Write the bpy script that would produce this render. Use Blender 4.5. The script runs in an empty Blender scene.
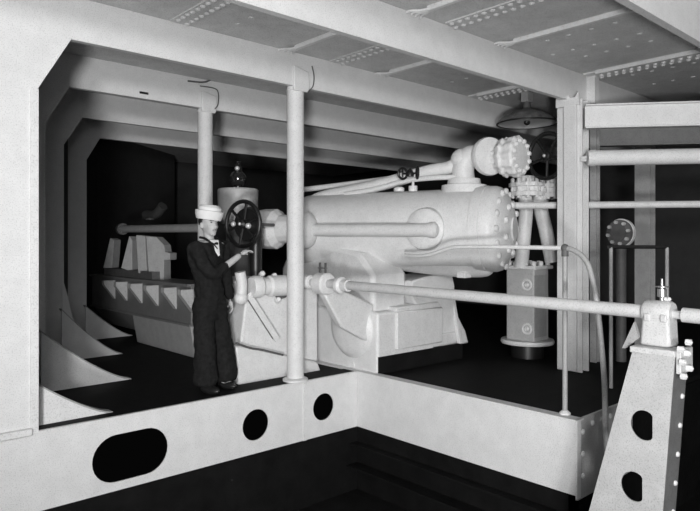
import bpy, bmesh, math, random
from mathutils import Vector, Matrix
random.seed(7)
C = bpy.context.scene.collection
PI = math.pi
# ---------------------------------------------------------------- camera frame
H = 1.44; FO = 629.0; U0 = 350.0; V0 = 242.0
F = Vector((.671, .7414, 0)).normalized(); R = Vector((F.y, -F.x, 0)); Z = Vector((0, 0, 1))
def at(u, v, d): return F*d + R*((u-U0)/FO*d) + Z*(H-(v-V0)*d/FO)
def atY(u, v, Y):
    q = F + R*((u-U0)/FO); return at(u, v, Y/q.y)
def atX(u, v, X):
    q = F + R*((u-U0)/FO); return at(u, v, X/q.x)
def atz(u, v, z): return at(u, v, (H-z)*FO/(v-V0))
def hz(v, d): return H-(v-V0)*d/FO

# ---------------------------------------------------------------- materials
def mat(name, g, rough=.5, metal=0, mottle=.08, scale=9, bump=.0, speck=0, spec=.5):
    m = bpy.data.materials.new(name); m.use_nodes = True
    n = m.node_tree.nodes; l = m.node_tree.links
    b = n['Principled BSDF']
    b.inputs['Roughness'].default_value = rough
    b.inputs['Metallic'].default_value = metal
    b.inputs['Specular IOR Level'].default_value = spec
    tc = n.new('ShaderNodeTexCoord')
    no = n.new('ShaderNodeTexNoise'); no.inputs['Scale'].default_value = scale
    no.inputs['Detail'].default_value = 7; no.inputs['Roughness'].default_value = .7
    l.new(tc.outputs['Object'], no.inputs['Vector'])
    cr = n.new('ShaderNodeValToRGB')
    a, c = g*(1-mottle), g*(1+mottle)
    cr.color_ramp.elements[0].position = .3; cr.color_ramp.elements[1].position = .7
    cr.color_ramp.elements[0].color = (a, a, a, 1); cr.color_ramp.elements[1].color = (c, c, c, 1)
    l.new(no.outputs['Fac'], cr.inputs['Fac'])
    out = cr.outputs['Color']
    if speck:
        n2 = n.new('ShaderNodeTexNoise'); n2.inputs['Scale'].default_value = 110; n2.inputs['Detail'].default_value = 3
        l.new(tc.outputs['Object'], n2.inputs['Vector'])
        r2 = n.new('ShaderNodeValToRGB'); k = 1-speck
        r2.color_ramp.elements[0].position = .33; r2.color_ramp.elements[1].position = .47
        r2.color_ramp.elements[0].color = (k, k, k, 1); r2.color_ramp.elements[1].color = (1, 1, 1, 1)
        l.new(n2.outputs['Fac'], r2.inputs['Fac'])
        mx = n.new('ShaderNodeMixRGB'); mx.blend_type = 'MULTIPLY'; mx.inputs['Fac'].default_value = 1
        l.new(out, mx.inputs['Color1']); l.new(r2.outputs['Color'], mx.inputs['Color2']); out = mx.outputs['Color']
    l.new(out, b.inputs['Base Color'])
    if bump:
        bp = n.new('ShaderNodeBump'); bp.inputs['Strength'].default_value = bump; bp.inputs['Distance'].default_value = .01
        n3 = n.new('ShaderNodeTexNoise'); n3.inputs['Scale'].default_value = scale*5; n3.inputs['Detail'].default_value = 5
        l.new(tc.outputs['Object'], n3.inputs['Vector'])
        l.new(n3.outputs['Fac'], bp.inputs['Height']); l.new(bp.outputs['Normal'], b.inputs['Normal'])
    return m
M = dict(
 white=mat('white_enamel_paint', .72, .5, 0, .07, 6, .12, .22, .3),
 cast=mat('white_painted_casting', .74, .42, 0, .07, 9, .25, .2, .4),
 deckw=mat('painted_deck_plating', .62, .6, 0, .12, 5, .2, .35, .3),
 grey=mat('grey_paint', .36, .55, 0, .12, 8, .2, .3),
 shaftw=mat('dull_white_paint', .58, .45, 0, .08, 9, .2, .25, .35),
 dimw=mat('dimmed_white_paint', .48, .5, 0, .1, 8, .2, .3),  # white paint dimmed in the colour to stand in for weaker light
 shadew=mat('white_paint_with_shade', .17, .5, 0, .12, 8, .2, .3),  # white paint with shade put into the colour
 dgrey=mat('dark_grey_paint', .11, .6, 0, .2, 8, .2, .3),
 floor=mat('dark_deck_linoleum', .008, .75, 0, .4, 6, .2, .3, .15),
 black=mat('black_paint', .012, .4, 0, .2, 10),
 hull=mat('shadowed_hull_paint', .035, .7, 0, .2, 4),  # near-black colour carries the shade of the whitish far walls
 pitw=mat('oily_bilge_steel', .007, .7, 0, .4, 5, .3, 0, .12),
 steel=mat('bright_machined_steel', .70, .35, .35, .05, 20),
 brass=mat('brass_fitting', .45, .35, .8, .1, 20),
 navy=mat('navy_wool', .014, .9, 0, .45, 22, .6, 0, .15),
 skin=mat('skin', .46, .55, 0, .06, 14),
 hair=mat('dark_hair', .02, .6, 0, .2, 30),
 cloth=mat('white_cotton', .8, .85, 0, .04, 20, .3),
 lip=mat('lip', .16, .5, 0, .05), eye=mat('eye', .03, .3, 0, .05),
 shoe=mat('black_leather', .015, .35),
 enamel=mat('worn_black_enamel', .12, .4, 0, .6, 14, .3),
 lamp_in=mat('enamel_reflector', .8, .35, 0, .1, 10),
 glass=mat('dark_glass_globe', .02, .08, 0, .05, 10, 0, 0, .9),
)
# ---------------------------------------------------------------- mesh building
class MB:
    def __init__(s): s.bm = bmesh.new()
    def box(s, a, b, ang=0, piv=None):
        a = Vector(a); b = Vector(b); c = (a+b)/2; d = b-a
        m = Matrix.Translation(c) @ Matrix.Diagonal((abs(d.x), abs(d.y), abs(d.z), 1))
        if ang:
            p = Vector(piv) if piv is not None else c
            m = Matrix.Translation(p) @ Matrix.Rotation(ang, 4, 'Z') @ Matrix.Translation(-p) @ m
        bmesh.ops.create_cube(s.bm, size=1, matrix=m); return s
    def obox(s, c, ax, ay, az, sx, sy, sz):        # oriented box, half sizes along unit axes
        m = Matrix.Identity(4)
        for i, (a, k) in enumerate(((ax, sx), (ay, sy), (az, sz))):
            v = Vector(a).normalized()*k*2
            m[0][i], m[1][i], m[2][i] = v
        m[0][3], m[1][3], m[2][3] = c
        bmesh.ops.create_cube(s.bm, size=1, matrix=m); return s
    def cyl(s, p0, p1, r0, r1=None, seg=28):
        return s.lathe(p0, Vector(p1)-Vector(p0), [(0, 0), (r0, 0), (r1 if r1 is not None else r0, (Vector(p1)-Vector(p0)).length), (0, (Vector(p1)-Vector(p0)).length)], seg)
    def lathe(s, o, axis, prof, seg=32, lobes=0, lobe=0, half=False):
        o = Vector(o); w = Vector(axis).normalized()
        t = Vector((0, 0, 1)) if abs(w.z) < .9 else Vector((1, 0, 0))
        x = w.cross(t).normalized(); y = w.cross(x).normalized()
        rings = []
        for r, h in prof:
            if r < 1e-6: rings.append([s.bm.verts.new(o+w*h)])
            else:
                ring = []
                for i in range(seg):
                    a = 2*PI*i/seg; k = r
                    if lobes: k = r*(1+lobe*math.cos(lobes*a))
                    ring.append(s.bm.verts.new(o+w*h+x*(math.cos(a)*k)+y*(math.sin(a)*k)))
                rings.append(ring)
        for A, B in zip(rings, rings[1:]):
            if len(A) == 1 and len(B) == 1: continue
            for i in range(seg):
                j = (i+1) % seg
                f = [A[0], B[i], B[j]] if len(A) == 1 else ([A[i], A[j], B[0]] if len(B) == 1 else [A[i], A[j], B[j], B[i]])
                try: s.bm.faces.new(f)
                except ValueError: pass
        return s
    def tube(s, pts, r, seg=14, smooth=True):
        pts = [Vector(p) for p in pts]
        if smooth and len(pts) > 2:
            q = []
            P = [pts[0]*2-pts[1]]+pts+[pts[-1]*2-pts[-2]]
            for i in range(1, len(P)-2):
                for k in range(6):
                    t = k/6; a, b, c, d = P[i-1], P[i], P[i+1], P[i+2]
                    q.append(.5*((2*b)+(c-a)*t+(2*a-5*b+4*c-d)*t*t+(-a+3*b-3*c+d)*t**3))
            q.append(pts[-1]); pts = q
        n = len(pts); rs = r if isinstance(r, (list, tuple)) else [r]*n
        if len(rs) != n: rs = [rs[0]+(rs[-1]-rs[0])*i/(n-1) for i in range(n)]
        prev = None; rings = []
        for i, p in enumerate(pts):
            t = (pts[min(i+1, n-1)]-pts[max(i-1, 0)]).normalized()
            if prev is None:
                g = Vector((0, 0, 1)) if abs(t.z) < .9 else Vector((1, 0, 0)); x = t.cross(g).normalized()
            else: x = (prev-t*prev.dot(t)).normalized()
            prev = x; y = t.cross(x)
            rings.append([s.bm.verts.new(p+(x*math.cos(2*PI*k/seg)+y*math.sin(2*PI*k/seg))*rs[i]) for k in range(seg)])
        for A, B in zip(rings, rings[1:]):
            for i in range(seg):
                j = (i+1) % seg; s.bm.faces.new([A[i], A[j], B[j], B[i]])
        s.bm.faces.new(rings[0]); s.bm.faces.new(rings[-1]); return s
    def torus(s, c, axis, Rr, r, seg=40):
        w = Vector(axis).normalized(); t = Vector((0, 0, 1)) if abs(w.z) < .9 else Vector((1, 0, 0))
        x = w.cross(t).normalized(); y = w.cross(x)
        rings = []
        for i in range(seg):
            a = 2*PI*i/seg; d = x*math.cos(a)+y*math.sin(a)
            rings.append([s.bm.verts.new(Vector(c)+d*(Rr+r*math.cos(b))+w*(r*math.sin(b))) for b in [2*PI*k/10 for k in range(10)]])
        for i in range(seg):
            A, B = rings[i], rings[(i+1) % seg]
            for k in range(10):
                s.bm.faces.new([A[k], A[(k+1) % 10], B[(k+1) % 10], B[k]])
        return s
    def prism(s, pts, ext):                         # planar polygon of 3D points swept by ext
        pts = [Vector(p) for p in pts]; e = Vector(ext)
        a = [s.bm.verts.new(p) for p in pts]; b = [s.bm.verts.new(p+e) for p in pts]
        s.bm.faces.new(a); s.bm.faces.new(b[::-1])
        for i in range(len(a)):
            j = (i+1) % len(a); s.bm.faces.new([a[i], b[i], b[j], a[j]])
        return s
    def sph(s, c, r, sc=(1, 1, 1), u=20, v=12, rot=None):
        m = Matrix.Translation(c) @ (rot if rot else Matrix.Identity(4)) @ Matrix.Diagonal((*sc, 1))
        bmesh.ops.create_uvsphere(s.bm, u_segments=u, v_segments=v, radius=r, matrix=m); return s
    def dome(s, c, n, r, h=None, seg=10):           # rivet or bolt head
        h = h or r*.7
        return s.lathe(c, n, [(r, -.002), (r*.95, h*.4), (r*.6, h*.85), (0, h)], seg)
    def hexb(s, c, n, r, h):
        return s.lathe(c, n, [(0, 0), (r, 0), (r, h), (0, h)], 6)
    def plate(s, outline, holes, o, ex, ey, th):    # 2D plate with holes: origin o, axes ex,ey, thickness along ex x ey * th
        cu = bpy.data.curves.new('t', 'CURVE'); cu.dimensions = '2D'; cu.fill_mode = 'BOTH'; cu.extrude = abs(th)/2
        for poly in [outline]+holes:
            sp = cu.splines.new('POLY'); sp.points.add(len(poly)-1)
            for i, (x, y) in enumerate(poly): sp.points[i].co = (x, y, 0, 1)
            sp.use_cyclic_u = True
        ob = bpy.data.objects.new('t', cu); C.objects.link(ob)
        dg = bpy.context.evaluated_depsgraph_get(); me = bpy.data.meshes.new_from_object(ob.evaluated_get(dg))
        ex = Vector(ex).normalized(); ey = Vector(ey).normalized(); ez = ex.cross(ey)
        m = Matrix.Identity(4)
        for i, v in enumerate((ex, ey, ez)): m[0][i], m[1][i], m[2][i] = v
        m[0][3], m[1][3], m[2][3] = Vector(o)+ez*th/2
        me.transform(m); s.bm.from_mesh(me)
        bpy.data.objects.remove(ob); bpy.data.curves.remove(cu); bpy.data.meshes.remove(me); return s
    def build(s, name, m, parent=None, loc=None, bev=0, smooth=True, ang=35):
        bmesh.ops.remove_doubles(s.bm, verts=s.bm.verts, dist=1e-5)
        bmesh.ops.recalc_face_normals(s.bm, faces=s.bm.faces)
        me = bpy.data.meshes.new(name)
        off = wpos(parent) if parent else Vector(loc or (0, 0, 0))
        bmesh.ops.translate(s.bm, verts=s.bm.verts, vec=-off)
        s.bm.to_mesh(me); s.bm.free()
        me.materials.append(M[m] if isinstance(m, str) else m)
        o = bpy.data.objects.new(name, me); C.objects.link(o)
        if parent: o.parent = parent
        else: o.location = off
        if smooth:
            for p in me.polygons: p.use_smooth = True
            try: me.set_sharp_from_angle(angle=math.radians(ang))
            except Exception: pass
        if bev:
            b = o.modifiers.new('bevel', 'BEVEL'); b.width = bev; b.segments = 2; b.limit_method = 'ANGLE'; b.angle_limit = math.radians(50)
        return o
def wpos(o):
    p = Vector((0, 0, 0))
    while o: p += o.location; o = o.parent
    return p
def tag(o, label, cat, group=None):
    o['label'] = label; o['category'] = cat
    if group: o['group'] = group
    return o
def thing(name, loc, label, cat, group=None):
    o = bpy.data.objects.new(name, None); C.objects.link(o); o.location = loc; o.empty_display_size = .1
    return tag(o, label, cat, group)
def struct(o): o['kind'] = 'structure'; return o
def circ(x, y, r, n=28): return [(x+r*math.cos(2*PI*i/n), y+r*math.sin(2*PI*i/n)) for i in range(n)]

# ================================================================ SETTING
DECK = 3.37; BOT = 3.04
XG = 4.73; YG = 5.11; YE = 2.52; PIT = -1.3
b = MB()
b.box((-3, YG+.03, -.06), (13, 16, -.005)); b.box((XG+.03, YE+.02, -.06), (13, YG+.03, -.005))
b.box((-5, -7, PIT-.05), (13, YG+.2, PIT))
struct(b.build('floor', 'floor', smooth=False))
b = MB(); b.box((-5, -7, DECK), (13, 16, DECK+.04))
# lapped seams of the deck plating with their rivets
def seam(x, y0, y1, w, side=1, rows=2):
    b.box((x-w/2, y0, DECK-.012), (x+w/2, y1, DECK))
    n = int((y1-y0)/.085)
    for i in range(n):
        for k in range(rows):
            b.dome((x+(k-.5)*w*.55, y0+.06+i*.085+(.04 if k else 0), DECK-.012), (0, 0, -1), .026, .02, 8)
Ys = [1.84, 3.57, 5.12, 6.70, 8.25, 9.70]
for (x, r) in ((4.42, 2), (2.6, 2)):
    for y0, y1 in ((.4, 1.8), (1.9, 3.53), (3.6, 5.1)): seam(x, y0, y1, .19, rows=r)
for (x, y0, y1) in ((5.9, 1.98, 3.53), (5.45, 2.0, 3.5), (7.3, 2, 3.5), (6.2, 2, 3.5), (7.9, 2, 3.5), (6.0, 3.6, 5.1), (3.0, 3.6, 5.1)):
    n = int((y1-y0)/.22)
    for i in range(n): b.dome((x, y0+.1+i*.22, DECK), (0, 0, -1), .026, .012, 8)
struct(b.build('ceiling', 'deckw'))
hullp = [(1.15, 5.2), (1.6, 6.7), (2.3, 8.25), (3.15, 9.7), (4.1, 11.1), (6.5, 13)]
b = MB()
for (x0, y0), (x1, y1) in zip(hullp, hullp[1:]):
    b.prism([(x0, y0, -.05), (x1, y1, -.05), (x1, y1, DECK), (x0, y0, DECK)], (-.04, .02, 0))
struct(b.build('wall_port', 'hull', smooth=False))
struct(MB().box((-5, -7, PIT), (-4.95, 5.2, DECK)).build('wall_left', 'dgrey', smooth=False))
struct(MB().box((-5, -7, PIT), (13, -6.95, DECK)).build('wall_front', 'dgrey', smooth=False))
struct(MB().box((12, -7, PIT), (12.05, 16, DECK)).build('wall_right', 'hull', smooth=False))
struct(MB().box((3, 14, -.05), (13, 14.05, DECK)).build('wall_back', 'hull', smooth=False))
# dark bilge plating under the coamings, with its ledge
b = MB()
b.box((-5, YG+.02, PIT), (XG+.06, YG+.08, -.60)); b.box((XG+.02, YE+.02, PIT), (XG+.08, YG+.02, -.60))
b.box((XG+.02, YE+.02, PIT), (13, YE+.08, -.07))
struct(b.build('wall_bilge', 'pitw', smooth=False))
b = MB(); b.box((XG-.09, YE-.1, -.79), (XG+.02, YG+.02, -.77)); b.box((XG-.14, YE-.1, -1.02), (XG+.02, YG+.02, -1.0))
struct(b.build('trim_1', 'pitw', smooth=False))

# ================================================================ RING FRAMES
knee = [(1.446, 1.687, 2.607), (1.96, 2.19, 2.63), (2.63, 2.86, 2.66), (3.42, 3.62, 2.68), (4.4, 4.62, 2.7)]
glab = ['white deck beam crossing the top right corner of the ceiling, nearest the viewer',
 'wide white deck beam running above the dark lamp shade and the wide column',
 'nearest white ring frame with left column, corner knee and stanchion bolted to its beam',
 'second ring frame, grey, with the stanchion behind the sailor under its beam',
 'third ring frame from the front, its foot flaring out like a plough',
 'fourth ring frame from the front, dim, deep in the compartment',
 'last ring frame, almost lost in the dark behind the others']
def flange(b, pts, y, w=.09, t=.014):
    pass
for i, Y in enumerate(Ys):
    x0 = -4.9 if i < 3 else hullp[i-2][0]
    root = thing('ring_frame' if i >= 2 else 'deck_beam', (2 if i < 2 else knee[i-2][0], Y, 0 if i >= 2 else DECK), glab[i], 'frame' if i >= 2 else 'beam')
    b = MB()
    if i < 2: b.box((-4.9, Y, BOT), (11.9, Y+.03, DECK)); b.box((-4.9, Y-.005, BOT-.012), (11.9, Y+.06, BOT+.006))
    else:
        kx0, kx1, kz = knee[i-2]
        b.box((kx1, Y, BOT), (11.9, Y+.03, DECK)); b.box((kx1, Y-.004, BOT-.012), (11.9, Y+.06, BOT+.004))
    if i == 1:
        q = atY(594, 90, Y-.06); b.box((q.x-.06, Y-.10, BOT), (q.x+.05, Y+.0, DECK))
    b.build('web_beam' if i >= 2 else 'beam_web', 'white', root, bev=.003, smooth=False)
    if i >= 2:
        b = MB()
        xx = x0 if i > 2 else -2.9
        b.prism([(xx, Y, .0), (kx0, Y, .0), (kx0, Y, kz), (kx1, Y, BOT), (kx1, Y, DECK), (xx, Y, DECK)], (0, .03, 0))
        b.build('side_frame', 'white', root, smooth=False)
        b = MB()
        b.box((kx0-.012, Y-.004, 0), (kx0, Y+.11, kz)); 
        b.prism([(kx0-.012, Y-.004, kz), (kx0, Y-.004, kz), (kx1, Y-.004, BOT-.012), (kx1-.014, Y-.004, BOT)], (0, .115, 0))
        b.build('face_flange', 'white', root, smooth=False)
        if i == 2:
            MB().box((kx0-.055, Y-.014, 0), (kx0-.0, Y-.002, kz-.01)).build('doubler_strip', 'white', root, smooth=False)
    # foot brackets
    if i in (2, 3, 4, 5):
        x1, zt = {2: (2.07, .40), 3: (2.72, .58), 4: (3.25, .62), 5: (4.0, .5)}[i]
        yb = Y+.14 if i == 2 else (Y-.28 if i == 3 else Y-.3)
        xs = kx0-.06 if i == 2 else kx0-.12
        n = 12; pts = [(xs-.05, yb, 0)]
        top = []
        for k in range(n+1):
            t = k/n; x = xs+(x1-xs)*t; zz = zt*((1-t)**1.35)
            top.append((x, zz))
        b = MB(); b.prism([(xs, yb, 0)]+[(x, yb, z) for x, z in top][:-1]+[(x1, yb, .004)], (0, .02, 0))
        fb = b.build('floor_bracket', 'white', root, smooth=False)
        b = MB()
        for (xa, za), (xb, zb) in zip(top, top[1:]):
            b.prism([(xa, yb-.004, za), (xb, yb-.004, zb), (xb, yb-.004, zb+.014), (xa, yb-.004, za+.014)], (0, .10, 0))
        b.build('bracket_flange', 'grey', fb, smooth=False)
    if i == 4:
        b = MB(); b.prism([(kx0-.02, Y-.01, 1.0), (kx0+.06, Y-.01, .7), (kx0+.17, Y-.01, .12), (kx0+.12, Y-.01, .05), (kx0-.02, Y-.01, .05)], (0, .02, 0))
        b.build('foot_flare', 'white', root, smooth=False)
# small vent slot on the second frame
b = MB(); p = atY(144, 93, 6.695); b.box((p.x-.05, 6.692, p.z-.012), (p.x+.05, 6.699, p.z+.012))
o = b.build('nameplate', 'black', None, loc=(p.x, 6.695, p.z), smooth=False); tag(o, 'small dark plate fixed high on the second ring frame beam', 'plate')

# deck stiffeners : a bar with splayed end fingers
slab = {(0, 0): 'deck stiffener at the top edge of the picture, left of the double rivet row',
 (0, 1): 'long deck stiffener with splayed end between the rivet row and the right column',
 (0, 2): 'deck stiffener above the dark right corner with rivets along its side',
 (1, 0): 'deck stiffener ending right above the near stanchion head',
 (1, 1): 'deck stiffener whose splayed foot lies right of the near stanchion',
 (1, 2): 'deck stiffener with a rivet row just left of the lamp shade bracket'}
for bay, (ya, yb) in enumerate(((1.90, 3.55), (3.6, 5.1))):
    for j, x in enumerate(((3.93, 5.17, 6.80), (3.75, 5.08, 6.70))[bay]):
        root = thing('deck_stiffener', (x, ya, DECK), slab[(bay, j)], 'stiffener')
        b = MB(); b.box((x-.022, ya, DECK-.045), (x+.022, yb-.16, DECK))
        if j == 2: b.box((x+.0, ya, DECK-.02), (x+.30, yb, DECK))
        b.build('bar', 'white', root, bev=.006)
        if j < 2:
            b = MB()
            for k in (-1.5, -.5, .5, 1.5):
                b.tube([(x+k*.008, yb-.2, DECK-.03), (x+k*.025, yb-.12, DECK-.03), (x+k*.05, yb-.03, DECK-.02), (x+k*.06, yb, DECK-.03)], .011, 8)
            b.build('splayed_end', 'white', root)
        else:
            n = int((yb-ya)/.085); rv0 = None; bar = [c_ for c_ in root.children][0]
            for k in range(n):
              for (dx, dy) in ((.145, .05), (.235, .09)):
                q = Vector((dx, dy+k*.085, 0))
                if rv0 is None: rv0 = MB().dome((x, ya, DECK-.02), (0, 0, -1), .024, .024, 8).build('rivet', 'white', bar); rv0.location = q
                else: c_ = rv0.copy(); c_.location = q; C.objects.link(c_)
        
# ================================================================ FLOOR GIRDERS
root = thing('floor_girder', (3, YG, 0), 'low white lightening-hole girder crossing the bottom left of the picture', 'girder')
st = []
for k in range(15): a = PI/2+PI*k/14; st.append((2.04+.195*math.cos(a), -.335+.195*math.sin(a)))
for k in range(15): a = -PI/2+PI*k/14; st.append((2.30+.195*math.cos(a), -.335+.195*math.sin(a)))
b = MB(); b.plate([(-4.9, -.6), (XG+.0, -.6), (XG+.0, .0), (-4.9, .0)], [st, circ(3.40, -.325, .15), circ(4.25, -.30, .142)], (0, YG, 0), (1, 0, 0), (0, 0, 1), -.02)
b.build('web_plate', 'white', root, smooth=False)
b = MB(); b.box((-4.9, YG-.012, -.004), (XG-.02, YG+.02, .012)); b.build('edge_lip', 'white', root, smooth=False, bev=.003)
MB().box((-4.9, YG+.02, -.004), (XG-.02, YG+.20, .010)).build('top_flange', 'floor', root, smooth=False)
p = atY(304.5, 400, YG)
b = MB(); b.box((p.x-.02, YG-.012, -.6), (p.x+.02, YG, -.01)); b.build('butt_strap', 'white', root, smooth=False, bev=.002)
b = MB(); b.box((-1, YG-.03, -.012), (1.40, YG+.01, .045)); b.build('column_sole', 'white', root, bev=.01)
root = thing('floor_girder', (XG, 3.8, 0), 'plain white solid girder running from the centre to the lower right corner post', 'girder')
b = MB(); b.box((XG, YE, -.60), (XG+.02, YG+.0, .0)); b.build('web_plate', 'white', root, smooth=False, bev=.002)
b = MB(); b.box((XG-.012, YE-.01, -.004), (XG+.1, YG+1.1, .012)); b.build('top_flange', 'white', root, smooth=False, bev=.003)
b = MB(); b.box((XG+.02, YE, -.64), (5.75, YE+.02, .012)); ep = b.build('end_plate', 'dimw', root, smooth=False); ep['label'] = 'end plate with rivets, its shade in the colour'  # grazing light on this end face is put into the colour
b = MB(); b.box((XG-.012, YE-.012, -.62), (XG+.05, YE+.0, .012)); b.build('corner_angle', 'white', root, smooth=False, bev=.003)
rv = MB().dome((XG+.1, YE, -.1), (0, -1, 0), .024).build('rivet', 'white', ep)
k = 0
for (x, z) in [(XG+.1, -.28), (XG+.1, -.46), (XG+.26, -.06), (XG+.42, -.06), (XG+.58, -.06), (XG+.74, -.06)]:
    c = rv.copy(); c.location = rv.location+Vector((x-XG-.1, 0, z+.1)); c.parent = ep; C.objects.link(c)

# ================================================================ STANCHIONS
def stanchion(x, y, ytop, label, foot):
    root = thing('stanchion', (x, y, foot), label, 'post', 'stanchions under the ring frames')
    MB().cyl((x, y, foot+.02), (x, y, BOT+.02), .088, seg=36).build('pipe', 'white', root)
    MB().lathe((x, y, foot), Z, [(0, 0), (.13, 0), (.13, .02), (.1, .035), (0, .035)]).build('base_plate', 'white', root)
    b = MB(); b.prism([(x-.088, ytop-.03, BOT-.06), (x-.088, ytop-.03, BOT+.19), (x+.1, ytop-.03, BOT+.15), (x+.115, ytop-.03, BOT-.0), (x+.088, ytop-.03, BOT-.06)], (0, .028, 0))
    b.cyl((x, y, BOT-.05), (x, y, BOT-.013), .1, .088)
    b.build('head_bracket', 'white', root, bev=.008)
    return root
stanchion(3.937, 5.19, 5.12, 'near white round stanchion standing on the girder in front of the machine', .012)
stanchion(3.775, 6.76, 6.70, 'farther white round stanchion rising behind the sailor', -.005)
# conduits round the stanchion heads
def wire(name, pts, r, m, label, cat='cable'):
    pts = [Vector(p) for p in pts]
    o = MB().tube(pts, r, 8).build(name, m, None, loc=pts[0]); return tag(o, label, cat)
wire('cable', [atY(312, 66, 5.085), atY(314, 76, 5.085), atY(313, 86, 5.085), atY(308, 92, 5.085)], .006, 'dgrey', 'thin dark cable hooked beside the near stanchion head')
wire('cable', [atY(200, 86, 6.66), atY(213, 88, 6.66), atY(218, 92, 6.66), atY(218, 104, 6.66), atY(215, 109, 6.66)], .007, 'dgrey', 'thin cable bent around the head of the farther stanchion')
wire('cable', [atY(188, 81, 6.68), atY(205, 82, 6.68), atY(218, 76, 6.68), atY(232, 78, 6.68), atY(262, 83, 6.68), atY(288, 88, 6.68)], .010, 'dgrey', 'loose grey cable strung high along the second ring frame beam')

# ================================================================ RIGHT COLUMNS AND CROSSBEAM
def hcol(c, w, dpt, z0, z1, label, m='white', ang=0):
    root = thing('column', (c.x, c.y, z0), label, 'post')
    t = .02
    b = MB(); b.box((c.x-dpt/2, c.y-w/2, z0), (c.x-dpt/2+t, c.y+w/2, z1)); b.build('front_flange', m, root, bev=.003, smooth=False)
    b = MB(); b.box((c.x+dpt/2-t, c.y-w/2, z0), (c.x+dpt/2, c.y+w/2, z1)); b.build('rear_flange', m, root, bev=.003, smooth=False)
    b = MB(); b.box((c.x-dpt/2+t, c.y-t/2, z0), (c.x+dpt/2-t, c.y+t/2, z1)); b.build('web', m, root, smooth=False)
    return root
c = atz(573, 370, 0.0)
r_ = hcol(c, .30, .16, 0, BOT-.02, 'wide white flanged column under the deck beam beside the handrail')
b = MB(); b.box((c.x-.12, c.y-.10, 0.01), (c.x-.08, c.y+.05, BOT+.0)); b.build('cover_strip', 'white', r_, smooth=False, bev=.004)
b = MB(); x = c.x-.125
b.prism([(x, c.y-.14, BOT-.09), (x, c.y-.13, BOT+.05), (x, c.y-.06, BOT-.04), (x, c.y-.01, BOT+.03), (x, c.y+.05, BOT-.01), (x, c.y+.08, BOT+.10), (x, c.y+.14, BOT-.0), (x, c.y+.14, BOT-.09)], (.03, 0, 0)); b.build('torn_top_clip', 'white', r_, smooth=False)
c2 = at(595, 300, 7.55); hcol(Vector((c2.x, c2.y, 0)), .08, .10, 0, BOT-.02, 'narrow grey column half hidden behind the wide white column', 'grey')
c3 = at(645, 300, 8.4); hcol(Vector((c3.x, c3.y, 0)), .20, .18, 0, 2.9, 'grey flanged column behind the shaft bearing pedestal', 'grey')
e = (R*.99-F*.139).normalized(); e2 = Vector((-e.y, e.x, 0))      # crossbeam direction
def ebeam(name, u, v0, v1, d, L, th, m, label, cat='beam'):
    p0 = at(u, v0, d); p1 = at(u, v1, d); hgt = abs(p0.z-p1.z); ctr = (p0+p1)/2+e*L/2+e2*th/2
    root = thing(name, (ctr.x, ctr.y, min(p0.z, p1.z)), label, cat)
    MB().obox(ctr, e, e2, Z, L/2, .01, hgt/2).build('web_plate', m, root, smooth=False, bev=.003)
    MB().obox(ctr+Z*(hgt/2-.008), e, e2, Z, L/2, th/2, .008).build('top_flange', m, root, smooth=False, bev=.003)
    MB().obox(ctr-Z*(hgt/2-.008), e, e2, Z, L/2, th/2, .008).build('bottom_flange', m, root, smooth=False, bev=.003)
    return root
ebeam('crossbeam', 586, 104, 128, 6.75, 3.2, .12, 'white', 'bright white horizontal beam running right from the top of the wide column')
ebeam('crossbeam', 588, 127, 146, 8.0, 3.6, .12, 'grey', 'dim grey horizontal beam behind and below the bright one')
def epipe(u, v, d, back, L, r, label, m='white'):
    p = at(u, v, d); a = p-e*back; q = p+e*L
    root = thing('pipe', a, label, 'pipe')
    MB().tube([a, q], r, 24, False).build('pipe_run', m, root)
    MB().lathe(p-e*.02, e, [(0, 0), (r*1.08, 0), (r*1.08, .05), (0, .05)]).build('end_collar', m, root)
    return root
bp_ = epipe(592, 158, 6.80, .05, 3.2, .083, 'thick white pipe running right under the bright crossbeam')
_q = at(592, 158, 6.8)
MB().box((_q.x-.01, _q.y-.03, _q.z-.03), (_q.x+.08, c.y-.149, _q.z+.03)).build('pipe_clip', 'white', bp_, bev=.004)
epipe(592, 205, 7.3, .92, 4.0, .040, 'slim white pipe passing behind the wide column at head height')
# distant flanged valve
p = at(621, 233, 7.6); ax = (-F*.60+R*-.80).normalized()
root = thing('flange_valve', (p.x, p.y, 0), 'small flanged valve with bolt ring in the dark behind the right columns', 'valve')
MB().lathe(p, ax, [(0, 0), (.16, 0), (.16, .05), (.10, .06), (.10, .075), (0, .075)]).build('flange', 'dgrey', root)
MB().lathe(p-ax*.03, ax, [(0, 0), (.172, 0), (.172, .045), (0, .045)]).build('flange_rim', 'white', root)
MB().lathe(p, -ax, [(0, 0), (.10, .0), (.12, .06), (.10, .14), (0, .16)]).build('valve_body', 'black', root)
MB().cyl((p.x, p.y, 0), (p.x, p.y, p.z-.1), .06).build('riser_pipe', 'dgrey', root)
t1 = ax.cross(Z).normalized(); t2 = ax.cross(t1)
b0 = None
for k in range(8):
    a = 2*PI*k/8+.2; q = (t1*math.cos(a)+t2*math.sin(a))*.13
    if b0 is None: b0 = MB().hexb(p+ax*.05, ax, .022, .035).build('bolt', 'steel', root); b0.location = q
    else: c_ = b0.copy(); c_.location = q; C.objects.link(c_)

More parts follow.
